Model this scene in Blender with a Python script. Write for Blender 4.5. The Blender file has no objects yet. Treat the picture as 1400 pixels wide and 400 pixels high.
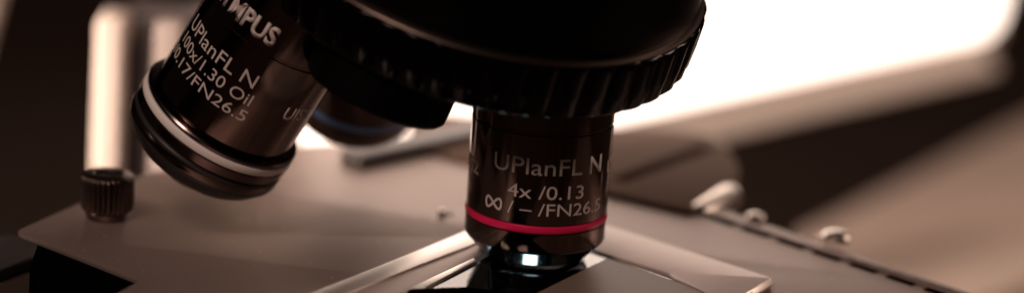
import bpy, bmesh, math, random
from mathutils import Vector, Matrix
random.seed(3)
S = 0.001                                   # everything below is written in millimetres
sc = bpy.context.scene
col = sc.collection
PI = math.pi

# ------------------------------------------------------------------ camera
CW, CH, LENS = 1400, 400, 100.0
F = LENS / 36 * CW
e, r = math.radians(16), math.radians(4.2)
fwd = Vector((0, math.cos(e), -math.sin(e)))
right0 = Vector((1, 0, 0)); up0 = right0.cross(fwd)
RT = right0 * math.cos(r) + up0 * math.sin(r)
UP = up0 * math.cos(r) - right0 * math.sin(r)
CAM = Vector((-5.233, -496.821, 165.917))

def ray(px, py):
    return fwd + RT * ((px - CW / 2) / F) - UP * ((py - CH / 2) / F)
def at(px, py, depth):
    return CAM + ray(px, py) * depth
def on(px, py, z):
    d = ray(px, py); return CAM + d * ((z - CAM.z) / d.z)

cd = bpy.data.cameras.new('camera'); cam = bpy.data.objects.new('camera', cd); col.objects.link(cam)
cd.lens = LENS; cd.sensor_width = 36; cd.clip_start = 0.01; cd.clip_end = 50
M = Matrix((RT, UP, -fwd)).transposed().to_4x4(); M.translation = CAM * S
cam.matrix_world = M
cd.dof.use_dof = True; cd.dof.focus_distance = 0.507; cd.dof.aperture_fstop = 4.9
cd.dof.aperture_blades = 0
sc.camera = cam

# ------------------------------------------------------------------ materials
def mat(name, color, rough=0.5, metal=0.0, spec=0.5, noise=0.0, nscale=300, bump=0.0, bscale=2000, coat=0.0, emit=None, estr=0, rvar=0.0, stretch=None):
    m = bpy.data.materials.new(name); m.use_nodes = True
    nt = m.node_tree; b = nt.nodes['Principled BSDF']
    b.inputs['Base Color'].default_value = (*color, 1)
    b.inputs['Roughness'].default_value = rough
    b.inputs['Metallic'].default_value = metal
    b.inputs['Specular IOR Level'].default_value = spec
    b.inputs['Coat Weight'].default_value = coat
    if emit:
        b.inputs['Emission Color'].default_value = (*emit, 1); b.inputs['Emission Strength'].default_value = estr
    tc = nt.nodes.new('ShaderNodeTexCoord')
    vec = tc.outputs['Object']
    if stretch:
        mp = nt.nodes.new('ShaderNodeMapping'); mp.inputs['Scale'].default_value = stretch
        nt.links.new(vec, mp.inputs['Vector']); vec = mp.outputs['Vector']
    if noise or rvar:
        n = nt.nodes.new('ShaderNodeTexNoise'); n.inputs['Scale'].default_value = nscale; n.inputs['Detail'].default_value = 5
        nt.links.new(vec, n.inputs['Vector'])
        if noise:
            mx = nt.nodes.new('ShaderNodeMix'); mx.data_type = 'RGBA'
            mx.inputs['A'].default_value = (*[c * (1 - noise) for c in color], 1)
            mx.inputs['B'].default_value = (*[min(1, c * (1 + noise)) for c in color], 1)
            nt.links.new(n.outputs['Fac'], mx.inputs['Factor']); nt.links.new(mx.outputs['Result'], b.inputs['Base Color'])
        if rvar:
            mr = nt.nodes.new('ShaderNodeMapRange'); mr.inputs['From Min'].default_value = .3; mr.inputs['From Max'].default_value = .7
            mr.inputs['To Min'].default_value = rough - rvar; mr.inputs['To Max'].default_value = rough + rvar
            nt.links.new(n.outputs['Fac'], mr.inputs['Value']); nt.links.new(mr.outputs['Result'], b.inputs['Roughness'])
    if bump:
        n2 = nt.nodes.new('ShaderNodeTexNoise'); n2.inputs['Scale'].default_value = bscale; n2.inputs['Detail'].default_value = 3
        nt.links.new(vec, n2.inputs['Vector'])
        bp = nt.nodes.new('ShaderNodeBump'); bp.inputs['Strength'].default_value = bump; bp.inputs['Distance'].default_value = 0.00005
        nt.links.new(n2.outputs['Fac'], bp.inputs['Height']); nt.links.new(bp.outputs['Normal'], b.inputs['Normal'])
    return m

BLACK = mat('black_plastic', (.0015, .0013, .0012), .5, spec=.05, noise=.2, bump=.1)
KNURL = mat('black_rubber', (.0016, .0012, .0012), .16, spec=.10, noise=.2)
CAVITY = mat('matte_black', (.0015, .0014, .0013), .9, spec=.0, noise=.2)
BARREL = mat('dark_satin_metal', (.15, .11, .097), .12, 1, noise=.4, nscale=900, rvar=.03, stretch=(1, 1, .05))
BAND = mat('dark_polished_metal', (.15, .11, .10), .2, 1, noise=.1, nscale=60, rvar=.03)
LENS_METAL = mat('polished_steel', (.20, .22, .24), .12, 1, noise=.05, nscale=80)
GLASS_DARK = mat('coated_lens', (.006, .006, .009), .1, 0, spec=.25, noise=.05)
WHITE_RING = mat('white_enamel', (.82, .75, .71), .4, noise=.05)
RED_RING = mat('red_enamel', (.72, .012, .09), .3, noise=.05)
BLUE_RING = mat('blue_enamel', (.16, .30, .62), .35, noise=.05)
INK = mat('pale_ink', (.58, .49, .455), .5, noise=.05)
STAGE = mat('satin_anodised_metal', (.35, .268, .236), .52, .68, noise=.06, nscale=500, bump=.10, bscale=9000, rvar=.02)
HOLDER = mat('satin_steel', (.58, .48, .44), .46, .6, noise=.05, nscale=400, bump=.08, bscale=9000)
POLISH = mat('polished_bevel', (.95, .88, .82), .33, .8, noise=.05, nscale=900, bump=.12, bscale=6000)
DARKPLATE = mat('dark_painted_metal', (.022, .019, .018), .38, 0, noise=.2, nscale=300, bump=.1)
BODY = mat('dark_grey_body', (.13, .105, .10), .45, noise=.15, nscale=60)
CREAM = mat('cream_enamel', (.66, .55, .48), .85, spec=.1, noise=.04, nscale=60)
GREYCYL = mat('grey_brown_paint', (.19, .112, .08), .6, spec=.03, noise=.1, nscale=80)
CHROME = mat('chrome', (.8, .76, .72), .25, 1, noise=.04)
PANEL = mat('pale_grey_paint', (.36, .29, .26), .6, noise=.06)
SHADE_BROWN = mat('painted_shade_brown', (.05, .03, .022), .9, spec=0, noise=.2)  # dark tone for the shadow line painted on the bracket
RIM = mat('dark_rim_metal', (.34, .25, .21), .3, 1, noise=.1)
SCREW = mat('brown_metal', (.085, .06, .052), .3, 1, noise=.15)
PIN = mat('bright_pin', (.9, .8, .72), .34, 1, noise=.03)
BEIGE = mat('beige_laminate', (.86, .68, .57), .5, noise=.06, nscale=30)
DESK = mat('dark_desk', (.055, .037, .029), .8, spec=.05, noise=.25, nscale=8)
WALL = mat('dark_wall', (.022, .015, .013), .9, spec=.05, noise=.2, nscale=4)
FROST = mat('frosted_glass_end', (.15, .105, .085), .5, spec=.12, noise=.05, nscale=900)
WHITE_GLOW = mat('glowing_white', (.8, .75, .7), .6, noise=.02, emit=(1.0, .80, .68), estr=3.0)  # white surface made to glow instead of being lit
LENS_GLOW = mat('dim_lens', (.05, .06, .07), .2, noise=.05, emit=(.5, .8, .95), estr=.02)
SPOT = mat('lit_field_lens', (.8, .9, 1), .3, noise=.01, emit=(.80, .92, 1.0), estr=12)
GLASS = bpy.data.materials.new('slide_glass'); GLASS.use_nodes = True
_b = GLASS.node_tree.nodes['Principled BSDF']
_b.inputs['Base Color'].default_value = (.80, .90, .82, 1); _b.inputs['Transmission Weight'].default_value = 1
_b.inputs['Roughness'].default_value = .03; _b.inputs['IOR'].default_value = 1.33; _b.inputs['Specular IOR Level'].default_value = .22

def dust(m, color, scale, size):
    """sparse pale specks lying on a surface"""
    nt = m.node_tree; b = nt.nodes['Principled BSDF']; lk = b.inputs['Base Color'].links
    vo = nt.nodes.new('ShaderNodeTexVoronoi'); vo.inputs['Scale'].default_value = scale
    tc = nt.nodes.new('ShaderNodeTexCoord'); nt.links.new(tc.outputs['Object'], vo.inputs['Vector'])
    lt = nt.nodes.new('ShaderNodeMath'); lt.operation = 'LESS_THAN'; lt.inputs[1].default_value = size
    nt.links.new(vo.outputs['Distance'], lt.inputs[0])
    se = nt.nodes.new('ShaderNodeSeparateColor'); nt.links.new(vo.outputs['Color'], se.inputs['Color'])
    g = nt.nodes.new('ShaderNodeMath'); g.operation = 'GREATER_THAN'; g.inputs[1].default_value = .6; nt.links.new(se.outputs['Red'], g.inputs[0])
    mu = nt.nodes.new('ShaderNodeMath'); mu.operation = 'MULTIPLY'; nt.links.new(lt.outputs[0], mu.inputs[0]); nt.links.new(g.outputs[0], mu.inputs[1])
    mx = nt.nodes.new('ShaderNodeMix'); mx.data_type = 'RGBA'; nt.links.new(lk[0].from_socket, mx.inputs['A']); mx.inputs['B'].default_value = (*color, 1)
    nt.links.new(mu.outputs[0], mx.inputs['Factor']); nt.links.new(mx.outputs['Result'], b.inputs['Base Color'])
dust(STAGE, (.75, .68, .62), 420, .075)
dust(HOLDER, (.30, .25, .22), 500, .07)
dust(BLACK, (.05, .045, .04), 600, .05)

# ------------------------------------------------------------------ helpers
def finish(name, bm, m, parent=None, angle=35, smooth=True):
    bmesh.ops.recalc_face_normals(bm, faces=bm.faces)
    for v in bm.verts: v.co *= S
    me = bpy.data.meshes.new(name); bm.to_mesh(me); bm.free()
    me.materials.append(m)
    if smooth:
        me.polygons.foreach_set('use_smooth', [True] * len(me.polygons)); me.set_sharp_from_angle(angle=math.radians(angle))
    o = bpy.data.objects.new(name, me); col.objects.link(o)
    if parent: o.parent = parent
    return o
def thing(name, label, cat, loc=(0, 0, 0), rot=None, group=None):
    o = bpy.data.objects.new(name, None); col.objects.link(o); o.empty_display_size = .005
    m = rot.to_4x4() if rot else Matrix.Identity(4)
    m.translation = Vector(loc) * S; o.matrix_world = m
    o['label'] = label; o['category'] = cat
    if group: o['group'] = group
    return o
def tag(o, label, cat, group=None):
    o['label'] = label; o['category'] = cat
    if group: o['group'] = group
    return o
def lathe(bm, prof, n=128, M4=None, cap=True):
    rings = []
    for (rr, z) in prof:
        rings.append([bm.verts.new((rr * math.cos(2 * PI * k / n), rr * math.sin(2 * PI * k / n), z)) for k in range(n)])
    for a, b in zip(rings, rings[1:]):
        for k in range(n):
            bm.faces.new((a[k], a[(k + 1) % n], b[(k + 1) % n], b[k]))
    if cap:
        bm.faces.new(rings[0]); bm.faces.new(rings[-1])
    if M4: bmesh.ops.transform(bm, matrix=M4, verts=[v for rg in rings for v in rg])
    return bm
def lathe_obj(name, prof, m, parent=None, n=128, angle=35, loc=None):
    bm = bmesh.new(); lathe(bm, prof, n, Matrix.Translation(loc) if loc else None)
    return finish(name, bm, m, parent, angle)
def knurled(name, prof, ridges, depth, m, parent=None, sub=8, loc=None, sharp=1.0):
    """lathe with rounded ridges; prof entries (r, z, amount 0..1 of ridge depth)"""
    n = ridges * sub; bm = bmesh.new(); rings = []
    for (rr, z, am) in prof:
        rg = []
        for k in range(n):
            a = 2 * PI * k / n
            w = abs(math.sin(a * ridges / 2)) ** sharp          # rounded ridge, narrow valley
            q = rr - depth * am * (1 - w)
            rg.append(bm.verts.new((q * math.cos(a), q * math.sin(a), z)))
        rings.append(rg)
    for a, b in zip(rings, rings[1:]):
        for k in range(n): bm.faces.new((a[k], a[(k + 1) % n], b[(k + 1) % n], b[k]))
    bm.faces.new(rings[0]); bm.faces.new(rings[-1])
    if loc: bmesh.ops.translate(bm, verts=bm.verts, vec=loc)
    return finish(name, bm, m, parent, 50)
def fillet(pts, radii, seg=7):
    out = []; n = len(pts)
    for i, p in enumerate(pts):
        rr = radii.get(i, 0) if isinstance(radii, dict) else radii
        p = Vector(p[:2]); a = Vector(pts[i - 1][:2]); b = Vector(pts[(i + 1) % n][:2])
        if rr <= 0: out.append(p); continue
        da, db = (a - p).normalized(), (b - p).normalized()
        ang = da.angle(db); t = min(rr / math.tan(ang / 2), (a - p).length * .49, (b - p).length * .49)
        q0, q1 = p + da * t, p + db * t
        for k in range(seg + 1):
            s = k / seg; out.append(q0.lerp(p, s).lerp(p.lerp(q1, s), s))
    return out
def plate(name, loops, z0, z1, m, parent=None, bevel=0.2, angle=20):
    """flat plate from 2-D outlines (first the outer one, then holes) with rounded edges"""
    cu = bpy.data.curves.new('tmp', 'CURVE'); cu.dimensions = '2D'; cu.fill_mode = 'BOTH'
    h = (z1 - z0) / 2; cu.extrude = max(1e-5, h - bevel); cu.bevel_depth = bevel; cu.bevel_resolution = 2; cu.offset = -bevel
    for lp in loops:
        sp = cu.splines.new('POLY'); sp.points.add(len(lp) - 1); sp.use_cyclic_u = True
        for k, p in enumerate(lp): sp.points[k].co = (p[0], p[1], 0, 1)
    ob = bpy.data.objects.new('tmp', cu); col.objects.link(ob)
    dg = bpy.context.evaluated_depsgraph_get(); dg.update()
    me = bpy.data.meshes.new_from_object(ob.evaluated_get(dg)); bpy.data.objects.remove(ob); bpy.data.curves.remove(cu)
    bm = bmesh.new(); bm.from_mesh(me); bpy.data.meshes.remove(me)
    bmesh.ops.remove_doubles(bm, verts=bm.verts, dist=1e-4)
    bmesh.ops.translate(bm, verts=bm.verts, vec=(0, 0, (z0 + z1) / 2))
    return finish(name, bm, m, parent, angle)
def box(bm, c, hx, hy, hz, R=None, bev=0):
    vs = bmesh.ops.create_cube(bm, size=2)['verts']
    m = (R.to_4x4() if R else Matrix.Identity(4)) @ Matrix.Diagonal((hx, hy, hz, 1))
    m = Matrix.Translation(c) @ m
    bmesh.ops.transform(bm, matrix=m, verts=vs)
    if bev:
        es = list({ed for v in vs for ed in v.link_edges})
        bmesh.ops.bevel(bm, geom=es, offset=bev, segments=4, affect='EDGES', profile=.5)
    return bm
def text_bm(s, cap, width=None, bold=0.0):
    cu = bpy.data.curves.new('tmp', 'FONT'); cu.body = s; cu.size = 1; cu.offset = bold; cu.resolution_u = 4; cu.extrude = 0.0
    ob = bpy.data.objects.new('tmp', cu); col.objects.link(ob)
    dg = bpy.context.evaluated_depsgraph_get(); dg.update()
    me = bpy.data.meshes.new_from_object(ob.evaluated_get(dg)); bpy.data.objects.remove(ob); bpy.data.curves.remove(cu)
    bm = bmesh.new(); bm.from_mesh(me); bpy.data.meshes.remove(me)
    return bm
CAPH = max(v.co.y for v in text_bm('H', 1).verts)
def ring_text(name, s, rad, a_from, a_to, z, cap, parent, m=INK, bold=0.0, lemn=None):
    """lettering printed round a barrel: angles in degrees from the barrel's front, z = middle of the capitals"""
    bm = text_bm(s, cap, bold=bold)
    xs = [v.co.x for v in bm.verts]; x0, x1 = min(xs), max(xs)
    arc = math.radians(a_to - a_from) * rad; kx = arc / (x1 - x0); ky = cap / CAPH
    # break long faces so that they follow the curve
    for v in bm.verts:
        v.co = Vector(((v.co.x - x0) * kx, v.co.y * ky - cap / 2, 0))
    if lemn:                                            # infinity sign drawn as a ribbon
        w, hh, th, xc = lemn
        prev = None; first = None; n = 48
        for k in range(n):
            t = 2 * PI * k / n
            def P(t):
                return Vector((w / 2 * math.cos(t), hh / 2 * math.sin(2 * t) * .95, 0))
            p = P(t); tg = (P(t + .01) - P(t - .01)).normalized(); nn = Vector((-tg.y, tg.x, 0)) * th / 2
            pr = (bm.verts.new(p + nn + Vector((xc, 0, 0))), bm.verts.new(p - nn + Vector((xc, 0, .0))))
            if prev: bm.faces.new((prev[0], pr[0], pr[1], prev[1]))
            else: first = pr
            prev = pr
        bm.faces.new((prev[0], first[0], first[1], prev[1]))
    bmesh.ops.triangulate(bm, faces=bm.faces)
    g = bmesh.ops.extrude_face_region(bm, geom=bm.faces[:])
    for v in g['geom']:
        if isinstance(v, bmesh.types.BMVert): v.co.z = 1.0
    for v in bm.verts:
        a = math.radians(a_from) + v.co.x / rad
        q = rad + (.05 if v.co.z > .5 else -.06)
        v.co = Vector((q * math.sin(a), -q * math.cos(a), z + v.co.y))
    return finish(name, bm, m, parent, smooth=False)
def basis(zaxis):
    z = Vector(zaxis).normalized(); y = (fwd - z * fwd.dot(z)).normalized(); x = y.cross(z)
    return Matrix((x, y, z)).transposed()

# ------------------------------------------------------------------ nosepiece
un = Vector((-.19609, .24457, -.94960)).normalized()
NP = Vector((-14.371, 12.123, 47.912))                 # centre of the knurled ring's lower edge
nose = thing('revolving_nosepiece', 'black revolving nosepiece with ribbed grip ring holding the objectives', 'nosepiece', NP, basis(-un))
knurled('grip_ring', [(37.5, 0, 0), (40.3, 0, 0), (41.0, .35, .5), (41.5, 1.0, 1), (41.75, 5, 1), (41.8, 9.6, 1), (41.75, 10.3, .8), (41.5, 10.7, .35), (41.0, 10.95, 0), (39.9, 11.05, 0), (39.7, 10.9, 0)], 46, .75, KNURL, nose, sub=10, sharp=.7)
lathe_obj('ring_shoulder', [(39.6, 10.9), (41.05, 10.94), (40.95, 11.1), (40.3, 11.35), (39.7, 11.45)], RIM, nose, n=160)
lathe_obj('turret_housing', [(39.2, 10.5), (39.6, 11.2), (39.9, 12.2), (40.4, 30), (41.2, 55), (41, 95), (38, 98)], BLACK, nose, n=160)
lathe_obj('turret_plate', [(20, -1.6), (33, -1.4), (37.3, .2), (37.3, 10)], BLACK, nose, n=160)
pc = Vector((-30.0, -11.08, 34.1)); pv = Vector((-.3397, -.0175, -.9404))
Rn = basis(-un); inv = Rn.transposed()
def local_lathe(name, prof, m, base, axis, root, rootpos, rootR, n=96):
    bm = bmesh.new(); Q = basis(-axis).to_4x4(); Q.translation = base
    lathe(bm, prof, n, Q)
    W = rootR.to_4x4(); W.translation = rootpos
    bmesh.ops.transform(bm, matrix=W.inverted(), verts=bm.verts)
    return finish(name, bm, m, root)
local_lathe('port_plug', [(11.6, -.25), (12.6, -.1), (13.2, .6), (13.3, 3), (13.3, 19)], BLACK, pc, pv, nose, NP, Rn)

# ------------------------------------------------------------------ low-power objective (red band)
Z4 = 0.0
o4 = thing('objective_lens', 'short satin metal objective with a red band, hanging straight down over the glass slide', 'objective lens', (0, 0, 0), Matrix.Identity(3), 'objective lenses on the nosepiece')
r4 = 12.9
lathe_obj('barrel', [(12.3, 7.6), (12.78, 7.6), (12.9, 7.85), (12.9, 11.1), (12.55, 11.25), (12.55, 12.75), (12.9, 12.9), (12.9, 29.2), (12.7, 29.4), (12.7, 29.7), (12.9, 29.9), (12.9, 44)], BARREL, o4, n=160)
lathe_obj('colour_band', [(12.5, 11.3), (12.95, 11.35), (13.06, 11.6), (13.06, 12.4), (12.95, 12.65), (12.5, 12.7)], RED_RING, o4, n=160)
lathe_obj('lens_mount', [(8.4, 4.45), (8.8, 4.2), (9.7, 4.25), (9.95, 4.42), (10.03, 4.5), (12.62, 7.3), (12.7, 7.4), (12.75, 7.6), (12.3, 7.8)], LENS_METAL, o4, n=128)
lathe_obj('lens_bezel', [(7.2, 4.5), (7.4, 4.15), (8.3, 4.1), (8.5, 4.2), (8.4, 4.8)], CAVITY, o4)
lathe_obj('front_lens', [(.5, 4.32), (3, 4.35), (7.4, 4.45), (7.4, 5)], GLASS_DARK, o4)
ring_text('lettering', 'UPlanFL', r4, -39, 36, 23.7, 3.0, o4)
ring_text('lettering', 'N', r4, 43, 58, 23.7, 3.1, o4, WHITE_RING, bold=.02)
ring_text('lettering', '4x /0.13', r4, -25, 39, 19.0, 2.4, o4)
ring_text('lettering', '/ – /FN26.5', r4, -24, 61, 15.8, 2.25, o4, lemn=(3.4, 2.0, .42, -3.0))
ring_text('lettering', 'UIS2', r4, -92, -58, 21.0, 2.6, o4, bold=.015)
ring_text('lettering', 'UIS2', r4, 70, 104, 22.0, 2.6, o4, bold=.015)

# ------------------------------------------------------------------ oil objective (white band)
u1 = Vector((-.468, .157, -.870)).normalized(); P1 = Vector((-59.15, 5.35, 23.23))
R1 = basis(-u1)
o1 = thing('objective_lens', 'long tilted objective with a white band and a stepped black nose, at the left', 'objective lens', P1, R1, 'objective lenses on the nosepiece')
rb = 13.95
lathe_obj('barrel', [(13.3, 1.6), (13.3, 2.3), (rb - .3, 2.5), (rb, 2.8), (rb, 21.8), (rb - .2, 22), (rb - .2, 22.3), (rb, 22.5), (rb, 46)], BARREL, o1, n=160)
lathe_obj('collar', [(13.2, .95), (15.0, .9), (15.35, 1.1), (15.45, 1.5), (15.2, 1.85), (14.6, 2.0), (13.2, 2.0)], BAND, o1, n=160)
lathe_obj('colour_band', [(14.6, -.72), (15.45, -.7), (15.55, -.5), (15.55, .55), (15.4, .8), (14.6, .85)], WHITE_RING, o1, n=160)
lathe_obj('nose_sleeve', [(14.8, -2.9), (15.3, -2.85), (15.5, -2.6), (15.5, -1.0), (15.3, -.8), (14.4, -.78)], BAND, o1, n=160)
lathe_obj('nose_cap', [(3.0, -13.2), (5.2, -13.1), (10.6, -9.5), (12.3, -9.2), (13.4, -8.3), (15.1, -6.2), (15.35, -5.7), (15.35, -3.5), (15.1, -3.2), (14.6, -2.95)], DARKPLATE, o1, n=160)
lathe_obj('sleeve_groove', [(14.4, -5.35), (15.42, -5.3), (15.46, -5.1), (15.46, -4.1), (15.4, -3.9), (14.4, -3.85)], BAND, o1, n=160)
ring_text('lettering', 'OLYMPUS', rb, -70, 10.5, 25.6, 3.5, o1, bold=.03)
ring_text('lettering', 'UPlanFL N', rb, -64, 14.5, 16.3, 2.75, o1)
ring_text('lettering', '100x/1.30 Oil', rb, -63, 19, 12.7, 2.25, o1)
ring_text('lettering', '/0.17/FN26.5', rb, -68, 22, 9.4, 2.15, o1, lemn=(3.3, 1.9, .4, -2.4))
ring_text('lettering', 'UIS2', rb, 48, 76, 12.7, 2.5, o1, bold=.02)

# ------------------------------------------------------------------ blue-band objective behind
P2 = Vector((-36.43, 41.03, 22.13)); u2 = Vector((-.2084, .4456, -.8707)).normalized()
o2 = thing('objective_lens', 'blurred objective with a blue band, tucked behind the tilted white banded one', 'objective lens', P2, basis(-u2), 'objective lenses on the nosepiece')
lathe_obj('barrel', [(12.6, -3.7), (12.9, -3.5), (13.0, -3), (13.0, -.75), (12.8, -.7), (12.8, .7), (13.0, .75), (13.0, 40)], BARREL, o2)
lathe_obj('colour_band', [(12.6, -.62), (13.05, -.6), (13.12, -.4), (13.12, .4), (13.05, .6), (12.6, .62)], BLUE_RING, o2)
lathe_obj('nose_cap', [(2.5, -11.2), (5, -11), (9.5, -7), (11.6, -6.4), (12.5, -5), (12.55, -3.72)], BAND, o2)

# ------------------------------------------------------------------ stage
ZS = 2.0
def poly(pts, z): return [on(px, py, z) for px, py in pts]
st = thing('microscope_stage', 'wide flat satin metal stage plate reaching across under the objectives', 'stage', on(700, 330, ZS))
sp0 = on(700, 330, ZS) * 1
def shift(lp, o): return [Vector((p[0] - o.x, p[1] - o.y)) for p in lp]
outer = poly([(20, 316), (200, 237), (400, 200), (640, 182), (840, 240), (985, 285), (1300, 391), (1600, 492), (1500, 560), (700, 450), (60, 438), (160, 400), (190, 383)], ZS)
outer = fillet(outer, {0: 3.0, 3: 4, 11: 2.2}, 8)
hole = fillet(poly([(722, 326), (604, 387), (560, 414), (700, 428), (845, 400), (845, 366)], ZS), {0: 1, 1: 0, 4: 3}, 8)
plate('stage_plate', [shift(outer, sp0), shift(hole, sp0)], 1.2 - sp0.z, 0 , STAGE, st, bevel=.1)
body = poly([(60, 322), (210, 252), (400, 212), (640, 196), (830, 250), (975, 298), (1290, 403), (1580, 500), (1490, 560), (700, 455), (60, 445), (40, 380)], -1.0)
hole_b = fillet(poly([(722, 331), (604, 392), (560, 419), (700, 433), (845, 405), (845, 371)], -1.0), {0: 1, 4: 3}, 8)
plate('stage_body', [shift(body, sp0), shift(hole_b, sp0)], -20 - sp0.z, 1.15 - sp0.z, CAVITY, st, bevel=.2)
# grooved rail along the right-hand edge, with its screws
A, B = on(978, 291, ZS), on(1296, 396, ZS)
dv = (B - A); Lr = dv.length; dv.normalize(); nv = Vector((dv.y, -dv.x, 0))
if nv.y < 0: nv = -nv
Rr = Matrix((dv, nv, Vector((0, 0, 1)))).transposed()
bm = bmesh.new()
box(bm, (A + dv * (Lr / 2 + 8) + nv * (-1.0) + Vector((0, 0, .2))) - sp0, Lr / 2 + 12, .9, .25, Rr, .2)
finish('edge_rail', bm, STAGE, st)
bm = bmesh.new()
for k in range(9):
    box(bm, (A + dv * (4 + k * 8.6) + nv * (-2.9) + Vector((0, 0, .05))) - sp0, 3.0, .75, .12, Rr, .05)
finish('slot_row', bm, CAVITY, st)
bm = bmesh.new()
for k in range(44):
    box(bm, (A + dv * (Lr - 22 + k * .75) + nv * (-1.0) + Vector((0, 0, .46))) - sp0, .12, .6 if k % 5 else .85, .03, Rr)
finish('scale_marks', bm, CAVITY, st)
for (px, py, s) in ((1143, 327, 1.3), (1033, 298, .8)):
    lathe_obj('edge_screw', [(2.2 * s, 0), (2.2 * s, .6 * s), (1.9 * s, .95 * s), (1.3 * s, 1.25 * s), (.4 * s, 1.4 * s)], PIN, st, n=40, loc=on(px, py, ZS) - sp0)
pin = lathe_obj('stop_pin', [(.75, 0), (.75, .7), (.55, 1.0), (.2, 1.1)], CHROME, st, n=32, loc=on(604, 293, ZS) - sp0)
bm = bmesh.new(); lathe(bm, [(.8, 0), (.8, .04)], 32, Matrix.Translation(on(614, 293, ZS) - sp0)); finish('pin_hole', bm, CAVITY, st)
# plain dark bar set along a dark band at the back of the stage
A, B = on(478, 224, ZS), on(690, 178, ZS)
d2 = (B - A); L2 = d2.length; d2.normalize(); Rl = Matrix((d2, Vector((-d2.y, d2.x, 0)), Vector((0, 0, 1)))).transposed()
bm = bmesh.new(); box(bm, Vector((0, 0, 1.2)), L2 / 2, 3.6, 1.2, Rl, 1.0)
lv = finish('dark_bar', bm, BODY); lv.location = ((A + B) / 2) * S
tag(lv, 'dark blurred bar lying across the back of the stage, behind the objectives', 'guide bar')

# ------------------------------------------------------------------ condenser under the stage opening
cn = thing('condenser', 'dark condenser with a cool white lit lens, below the red banded objective', 'condenser', (0, -5.6, -30))
lathe_obj('condenser_housing', [(11, 0), (11.5, 1), (11.5, 9), (10.8, 9.6), (3.4, 9.7)], CAVITY, cn, loc=(0, 0, 0))
lathe_obj('top_lens', [(7.5, 9.7), (7.4, 10.2), (4, 10.3), (.3, 10.3)], LENS_GLOW, cn, n=48)
bm = bmesh.new(); box(bm, Vector((0, 0, 10.45)), 3.1, 3.6, .12, None, .05); finish('lit_lens', bm, SPOT, cn)

# ------------------------------------------------------------------ slide holder and slide
ZH = 3.95
hd = thing('slide_holder', 'L shaped flat steel slide holder on the stage, with a bright polished rail', 'slide holder', on(735, 276, ZS)); h0 = on(735, 276, ZS) * 1
outline = poly([(300, 452), (480, 380), (640, 316), (735, 277), (840, 309), (1058, 379), (1000, 416), (922, 380), (914, 373), (820, 344), (722, 311), (647, 353), (545, 400), (420, 460)], ZH)
outline = fillet(outline, {5: 1.2, 3: 1.5, 10: .8, 7: .4, 8: .4}, 6)
plate('holder_plate', [shift(outline, h0)], ZS + .02 - h0.z, ZH - h0.z, HOLDER, hd, bevel=.45)
bar = poly([(300, 452), (430, 400), (640, 316), (728, 280), (736, 294), (640, 338), (480, 400), (360, 448)], ZH)
plate('polished_rail', [shift(bar, h0)], ZH - .05 - h0.z, ZH + .35 - h0.z, POLISH, hd, bevel=.15)
p, q = on(1058, 381, ZH), on(1004, 412, ZH); dd = (q - p).normalized(); dn = Vector((-dd.y, dd.x, 0))
if dn.x < 0: dn = -dn
Rq = Matrix((dd, dn, dd.cross(dn))).transposed()
sg = 1 if dd.cross(dn).z > 0 else -1
bm = bmesh.new(); box(bm, (p + q) / 2 - dn * .25 - h0 + Vector((0, 0, -.45)), (q - p).length / 2 - .3, .25, .62, Rq @ Matrix.Rotation(math.radians(40 * sg), 3, 'X'), .12); finish('end_bevel', bm, PIN, hd)
inner = poly([(545, 400), (647, 353), (652, 356), (560, 403)], ZH)
plate('inner_lip', [shift(inner, h0)], ZH - .6 - h0.z, ZH + .12 - h0.z, POLISH, hd, bevel=.1)

sl = thing('glass_slide', 'clear glass slide with a frosted end, in the slide holder under the red objective', 'slide', on(800, 380, ZS)); s0 = on(800, 380, ZS) * 1
ZG = 3.7
gl = poly([(588, 392), (656, 355), (726, 317), (822, 348), (980, 402), (1060, 432), (800, 560), (480, 452)], ZG)
plate('slide_glass', [shift(gl, s0)], ZS + .03 - s0.z, ZG - s0.z, GLASS, sl, bevel=.08)
fr = poly([(735, 400), (830, 353), (978, 403), (1050, 432), (800, 540), (640, 447)], ZG)
plate('frosted_end', [shift(fr, s0)], ZG + .004 - s0.z, ZG + .12 - s0.z, FROST, sl, bevel=.05)

# black spring finger of the holder in the near corner
fg = poly([(560, 396), (640, 393), (705, 402), (760, 430), (520, 440)], ZG + .3)
plate('spring_finger', [shift(fillet(fg, {0: 1, 1: 2, 2: 1}), h0)], ZG + .06 - h0.z, ZG + .6 - h0.z, CAVITY, hd, bevel=.2)

# ------------------------------------------------------------------ thumbscrew on the left
tp = on(146, 297, ZS)
ts = thing('thumbscrew', 'ribbed brown metal thumbscrew standing on the left corner of the stage', 'thumbscrew', tp)
dk = (tp - CAM).dot(fwd); kp = F / dk                       # pixels per millimetre there
rk = 36.5 / kp
knurled('knurled_head', [(rk * .7, 1.6, 0), (rk * .9, 1.7, 0), (rk * .98, 2.1, .6), (rk, 2.7, 1), (rk, 7.6, 1), (rk * .97, 8.2, .6), (rk * .9, 8.5, 0), (rk * .55, 8.7, 0), (rk * .5, 8.4, 0), (rk * .1, 8.4, 0)], 30, .45, SCREW, ts, sub=8)
lathe_obj('collar', [(rk * .72, 0), (rk * .76, .2), (rk * .82, 1.4), (rk * .8, 1.65)], BAND, ts, n=64)

# ------------------------------------------------------------------ lower plate at the far left
lp = poly([(-260, 330), (60, 318), (90, 334), (0, 367), (-260, 470)], -6)
low = plate('lower_bracket', [lp], -9, -6, DARKPLATE, None, bevel=.35)
tag(low, 'dark metal plate with a thin bright edge, below the left corner of the stage', 'bracket')

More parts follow.
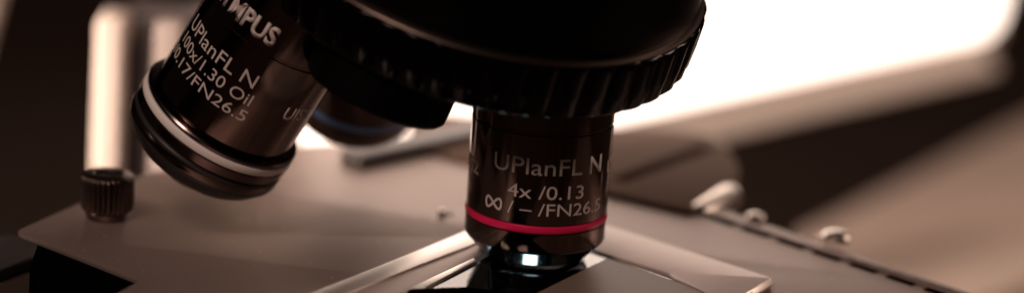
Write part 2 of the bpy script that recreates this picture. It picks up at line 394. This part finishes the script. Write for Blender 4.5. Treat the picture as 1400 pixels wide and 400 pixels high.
# ------------------------------------------------------------------ upright arm behind the thumbscrew
DC = 600
a0 = at(154, 120, DC); kx = F / DC
arm = thing('microscope_stand', 'upright dark microscope stand with a cream front edge, rising behind the ribbed thumbscrew', 'microscope stand', (a0.x, a0.y, -110))
topz = at(150, 8, DC).z; botz = -110
bm = bmesh.new(); box(bm, Vector((0, 0, (topz - botz) / 2)), 22.5 / kx, 6, (topz - botz) / 2, None, 2.2); finish('cream_edge', bm, CREAM, arm)
bm = bmesh.new(); box(bm, Vector((9.5, 10, (topz - botz) / 2)), 9, 7, (topz - botz) / 2 - .5, None, 3); finish('arm_body', bm, BODY, arm)
bm = bmesh.new(); box(bm, Vector((11.6, .5, (topz - botz) / 2)), 3.4, 2.5, (topz - botz) / 2 - 1, None, 1.6); finish('side_panel', bm, PANEL, arm)

# pale tube at the top left corner
q0, q1 = at(-26, 60, 640), at(6, -60, 640)
bm = bmesh.new(); ax = (q1 - q0).normalized(); Q = basis(ax).to_4x4(); Q.translation = q0 - ax * 60
lathe(bm, [(2.8, 0), (3, .3), (3, 180), (2.8, 180.3)], 32, Q)
tb = finish('lamp_tube', bm, CREAM); tag(tb, 'pale blurred tube crossing the top left corner', 'lamp tube')

# ------------------------------------------------------------------ white panel at the back right, brightness put in as emission
b0, b1 = at(400, 222, 612), at(1366, 82, 816)
zb, zt = -23.0, 62.0
b0.z = b1.z = zb
bd = (b1 - b0); BL = bd.length; bd.normalize(); bn = Vector((bd.y, -bd.x, 0))   # bn faces the camera
Rb = Matrix((bd, -bn, Vector((0, 0, 1)))).transposed()
mid = (b0 + b1) / 2
lb = thing('glowing_panel', 'big white panel with rounded corners, made to glow, at the back right', 'white panel', (mid.x, mid.y, -110), Rb)
bm = bmesh.new()
def rounded_slab(bm, w, z0, z1, y0, y1, rad, seg=10):
    pts = fillet([(-w, z0), (w, z0), (w, z1), (-w, z1)], rad, seg)
    fa = [bm.verts.new((p.x, y0, p.y)) for p in pts]; fb = [bm.verts.new((p.x, y1, p.y)) for p in pts]
    n = len(pts); bm.faces.new(fa); bm.faces.new(fb)
    for k in range(n): bm.faces.new((fa[k], fa[(k + 1) % n], fb[(k + 1) % n], fb[k]))
off = 110
rounded_slab(bm, BL / 2, zb + off, zt + off, 0, 26, 13); finish('case', bm, CREAM, lb)
bm = bmesh.new(); rounded_slab(bm, BL / 2 - 2, zb + off + 6, zt + off - 2, -1, -.02, 12); finish('glowing_face', bm, WHITE_GLOW, lb)
bm = bmesh.new()
w2 = BL / 2 - 14; prof = [(-1.2, zb + off + 6.2), (-4, zb + off + 2.5), (-8, zb + off - .2), (-9, zb + off - 1.5), (-8, zb + off - 2.5), (-1.2, zb + off - 2.5)]
va = [bm.verts.new((-w2, y_, z_)) for y_, z_ in prof]; vb = [bm.verts.new((w2, y_, z_)) for y_, z_ in prof]
bm.faces.new(va); bm.faces.new(vb)
for k in range(len(prof)): bm.faces.new((va[k], va[(k + 1) % 6], vb[(k + 1) % 6], vb[k]))
finish('added_glow_lip', bm, CREAM, lb, angle=50)  # sloped lip added to turn the panel's glow into a soft gradient
for sx in (-.75, -.25):
    bm = bmesh.new(); box(bm, Vector((sx * BL / 2, 13, (zb + off) / 2)), 6, 8, (zb + off) / 2, None, 2); finish('foot', bm, DARKPLATE, lb)

# ------------------------------------------------------------------ rounded bracket behind the stage
zk = 3.0; k0 = on(900, 220, zk) * 1
kb = thing('clamp_bracket', 'flat grey bracket with a rounded tip, behind the right edge of the stage', 'bracket', (k0.x, k0.y, -110)); k0.z = -110
kp_ = fillet(poly([(560, 150), (850, 172), (945, 179), (975, 186), (994, 199), (1006, 216), (1011, 233), (1008, 250), (946, 288), (560, 200)], zk), {2: 9, 3: 9, 4: 9, 5: 9, 6: 9, 7: 2, 8: 2}, 5)
plate('bracket_plate', [shift(kp_, k0)], zk - 5 - k0.z, zk - k0.z, GREYCYL, kb, bevel=.7, angle=25)
p, q = on(1006, 250, zk), on(950, 286, zk); dd = (q - p).normalized(); dn = Vector((-dd.y, dd.x, 0))
if dn.x < 0: dn = -dn
Rq = Matrix((dd, dn, dd.cross(dn))).transposed()
L3 = (q - p).length; bm = bmesh.new(); Q = basis(dd).to_4x4(); Q.translation = p - k0 + dn * -.2 + Vector((0, 0, -2.3))
lathe(bm, [(.3, .6), (1.5, .9), (2.3, 1.7), (2.7, 3.2), (2.75, L3 / 2), (2.7, L3 - 3.2), (2.3, L3 - 1.7), (1.5, L3 - .9), (.3, L3 - .6)], 40, Q); finish('end_face', bm, PIN, kb)
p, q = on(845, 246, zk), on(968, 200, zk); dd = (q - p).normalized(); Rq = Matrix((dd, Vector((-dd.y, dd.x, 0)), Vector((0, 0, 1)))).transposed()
bm = bmesh.new(); box(bm, (p + q) / 2 - k0 + Vector((0, 0, .03)), (q - p).length / 2, 1.8, .06, Rq); finish('painted_shade_strip', bm, SHADE_BROWN, kb)  # thin dark strip painting a shadow line across the bracket
bm = bmesh.new(); lathe(bm, [(5, 0), (5, 108)], 40, Matrix.Translation(on(720, 185, zk) - k0 - Vector((0, 0, 113)))); finish('post', bm, DARKPLATE, kb)

# ------------------------------------------------------------------ beige board on the desk, far right
bz = -70
bp_ = fillet(poly([(1085, 318), (1420, 150), (1560, 200), (1560, 330), (1290, 430)], bz), {0: 8, 3: 8}, 6)
bb = plate('beige_board', [bp_], -109.9, bz, BEIGE, None, bevel=3)
tag(bb, 'blurred beige block standing beyond the right end of the stage', 'block')

# ------------------------------------------------------------------ desk and wall
bm = bmesh.new(); bmesh.ops.create_grid(bm, x_segments=8, y_segments=8, size=3000)
bmesh.ops.translate(bm, verts=bm.verts, vec=(0, 1500, -110)); d = finish('desk', bm, DESK); d['kind'] = 'structure'
bm = bmesh.new(); bmesh.ops.create_grid(bm, x_segments=8, y_segments=8, size=3000)
bmesh.ops.rotate(bm, verts=bm.verts, matrix=Matrix.Rotation(PI / 2, 3, 'X')); bmesh.ops.translate(bm, verts=bm.verts, vec=(0, 1900, 1000))
w = finish('wall', bm, WALL); w['kind'] = 'structure'

# ------------------------------------------------------------------ light
wd = bpy.data.worlds.new('World'); sc.world = wd; wd.use_nodes = True
wd.node_tree.nodes['Background'].inputs['Color'].default_value = (1, .62, .50, 1)
wd.node_tree.nodes['Background'].inputs['Strength'].default_value = .014
def lamp(name, pos, target, sx, sy, watts, color, spread=180):
    L = bpy.data.lights.new(name, 'AREA'); L.shape = 'RECTANGLE'; L.size = sx * S; L.size_y = sy * S; L.energy = watts; L.color = color
    L.spread = math.radians(spread)
    o = bpy.data.objects.new(name, L); col.objects.link(o); o.location = Vector(pos) * S
    o.rotation_euler = (Vector(target) - Vector(pos)).to_track_quat('-Z', 'Y').to_euler(); return o
lamp('unseen_key_light', (700, 300, 430), (60, 0, 0), 220, 160, 1.5, (1, .73, .60))  # unseen key light added for highlights from the right rear
lamp('added_stage_light', (0, 480, 150), (-15, 10, 0), 150, 110, .2, (1, .77, .66))  # added out of view to brighten the stage from behind
lamp('front_fill_light', (-230, -430, 480), (-20, 0, 20), 160, 140, 1.9, (1, .74, .63))  # unseen front fill added for the lettering and barrels
lamp('stand_fill_light', (-300, -60, 40), (a0.x, a0.y, 0), 60, 90, .08, (1, .79, .67), 30)  # narrow light added to brighten the stand's cream edge

sc.view_settings.view_transform = 'Standard'; sc.view_settings.look = 'None'
sc.view_settings.exposure = 0; sc.view_settings.gamma = 1
sc.cycles.max_bounces = 8
try: sc.cycles.use_denoising = True
except Exception: pass
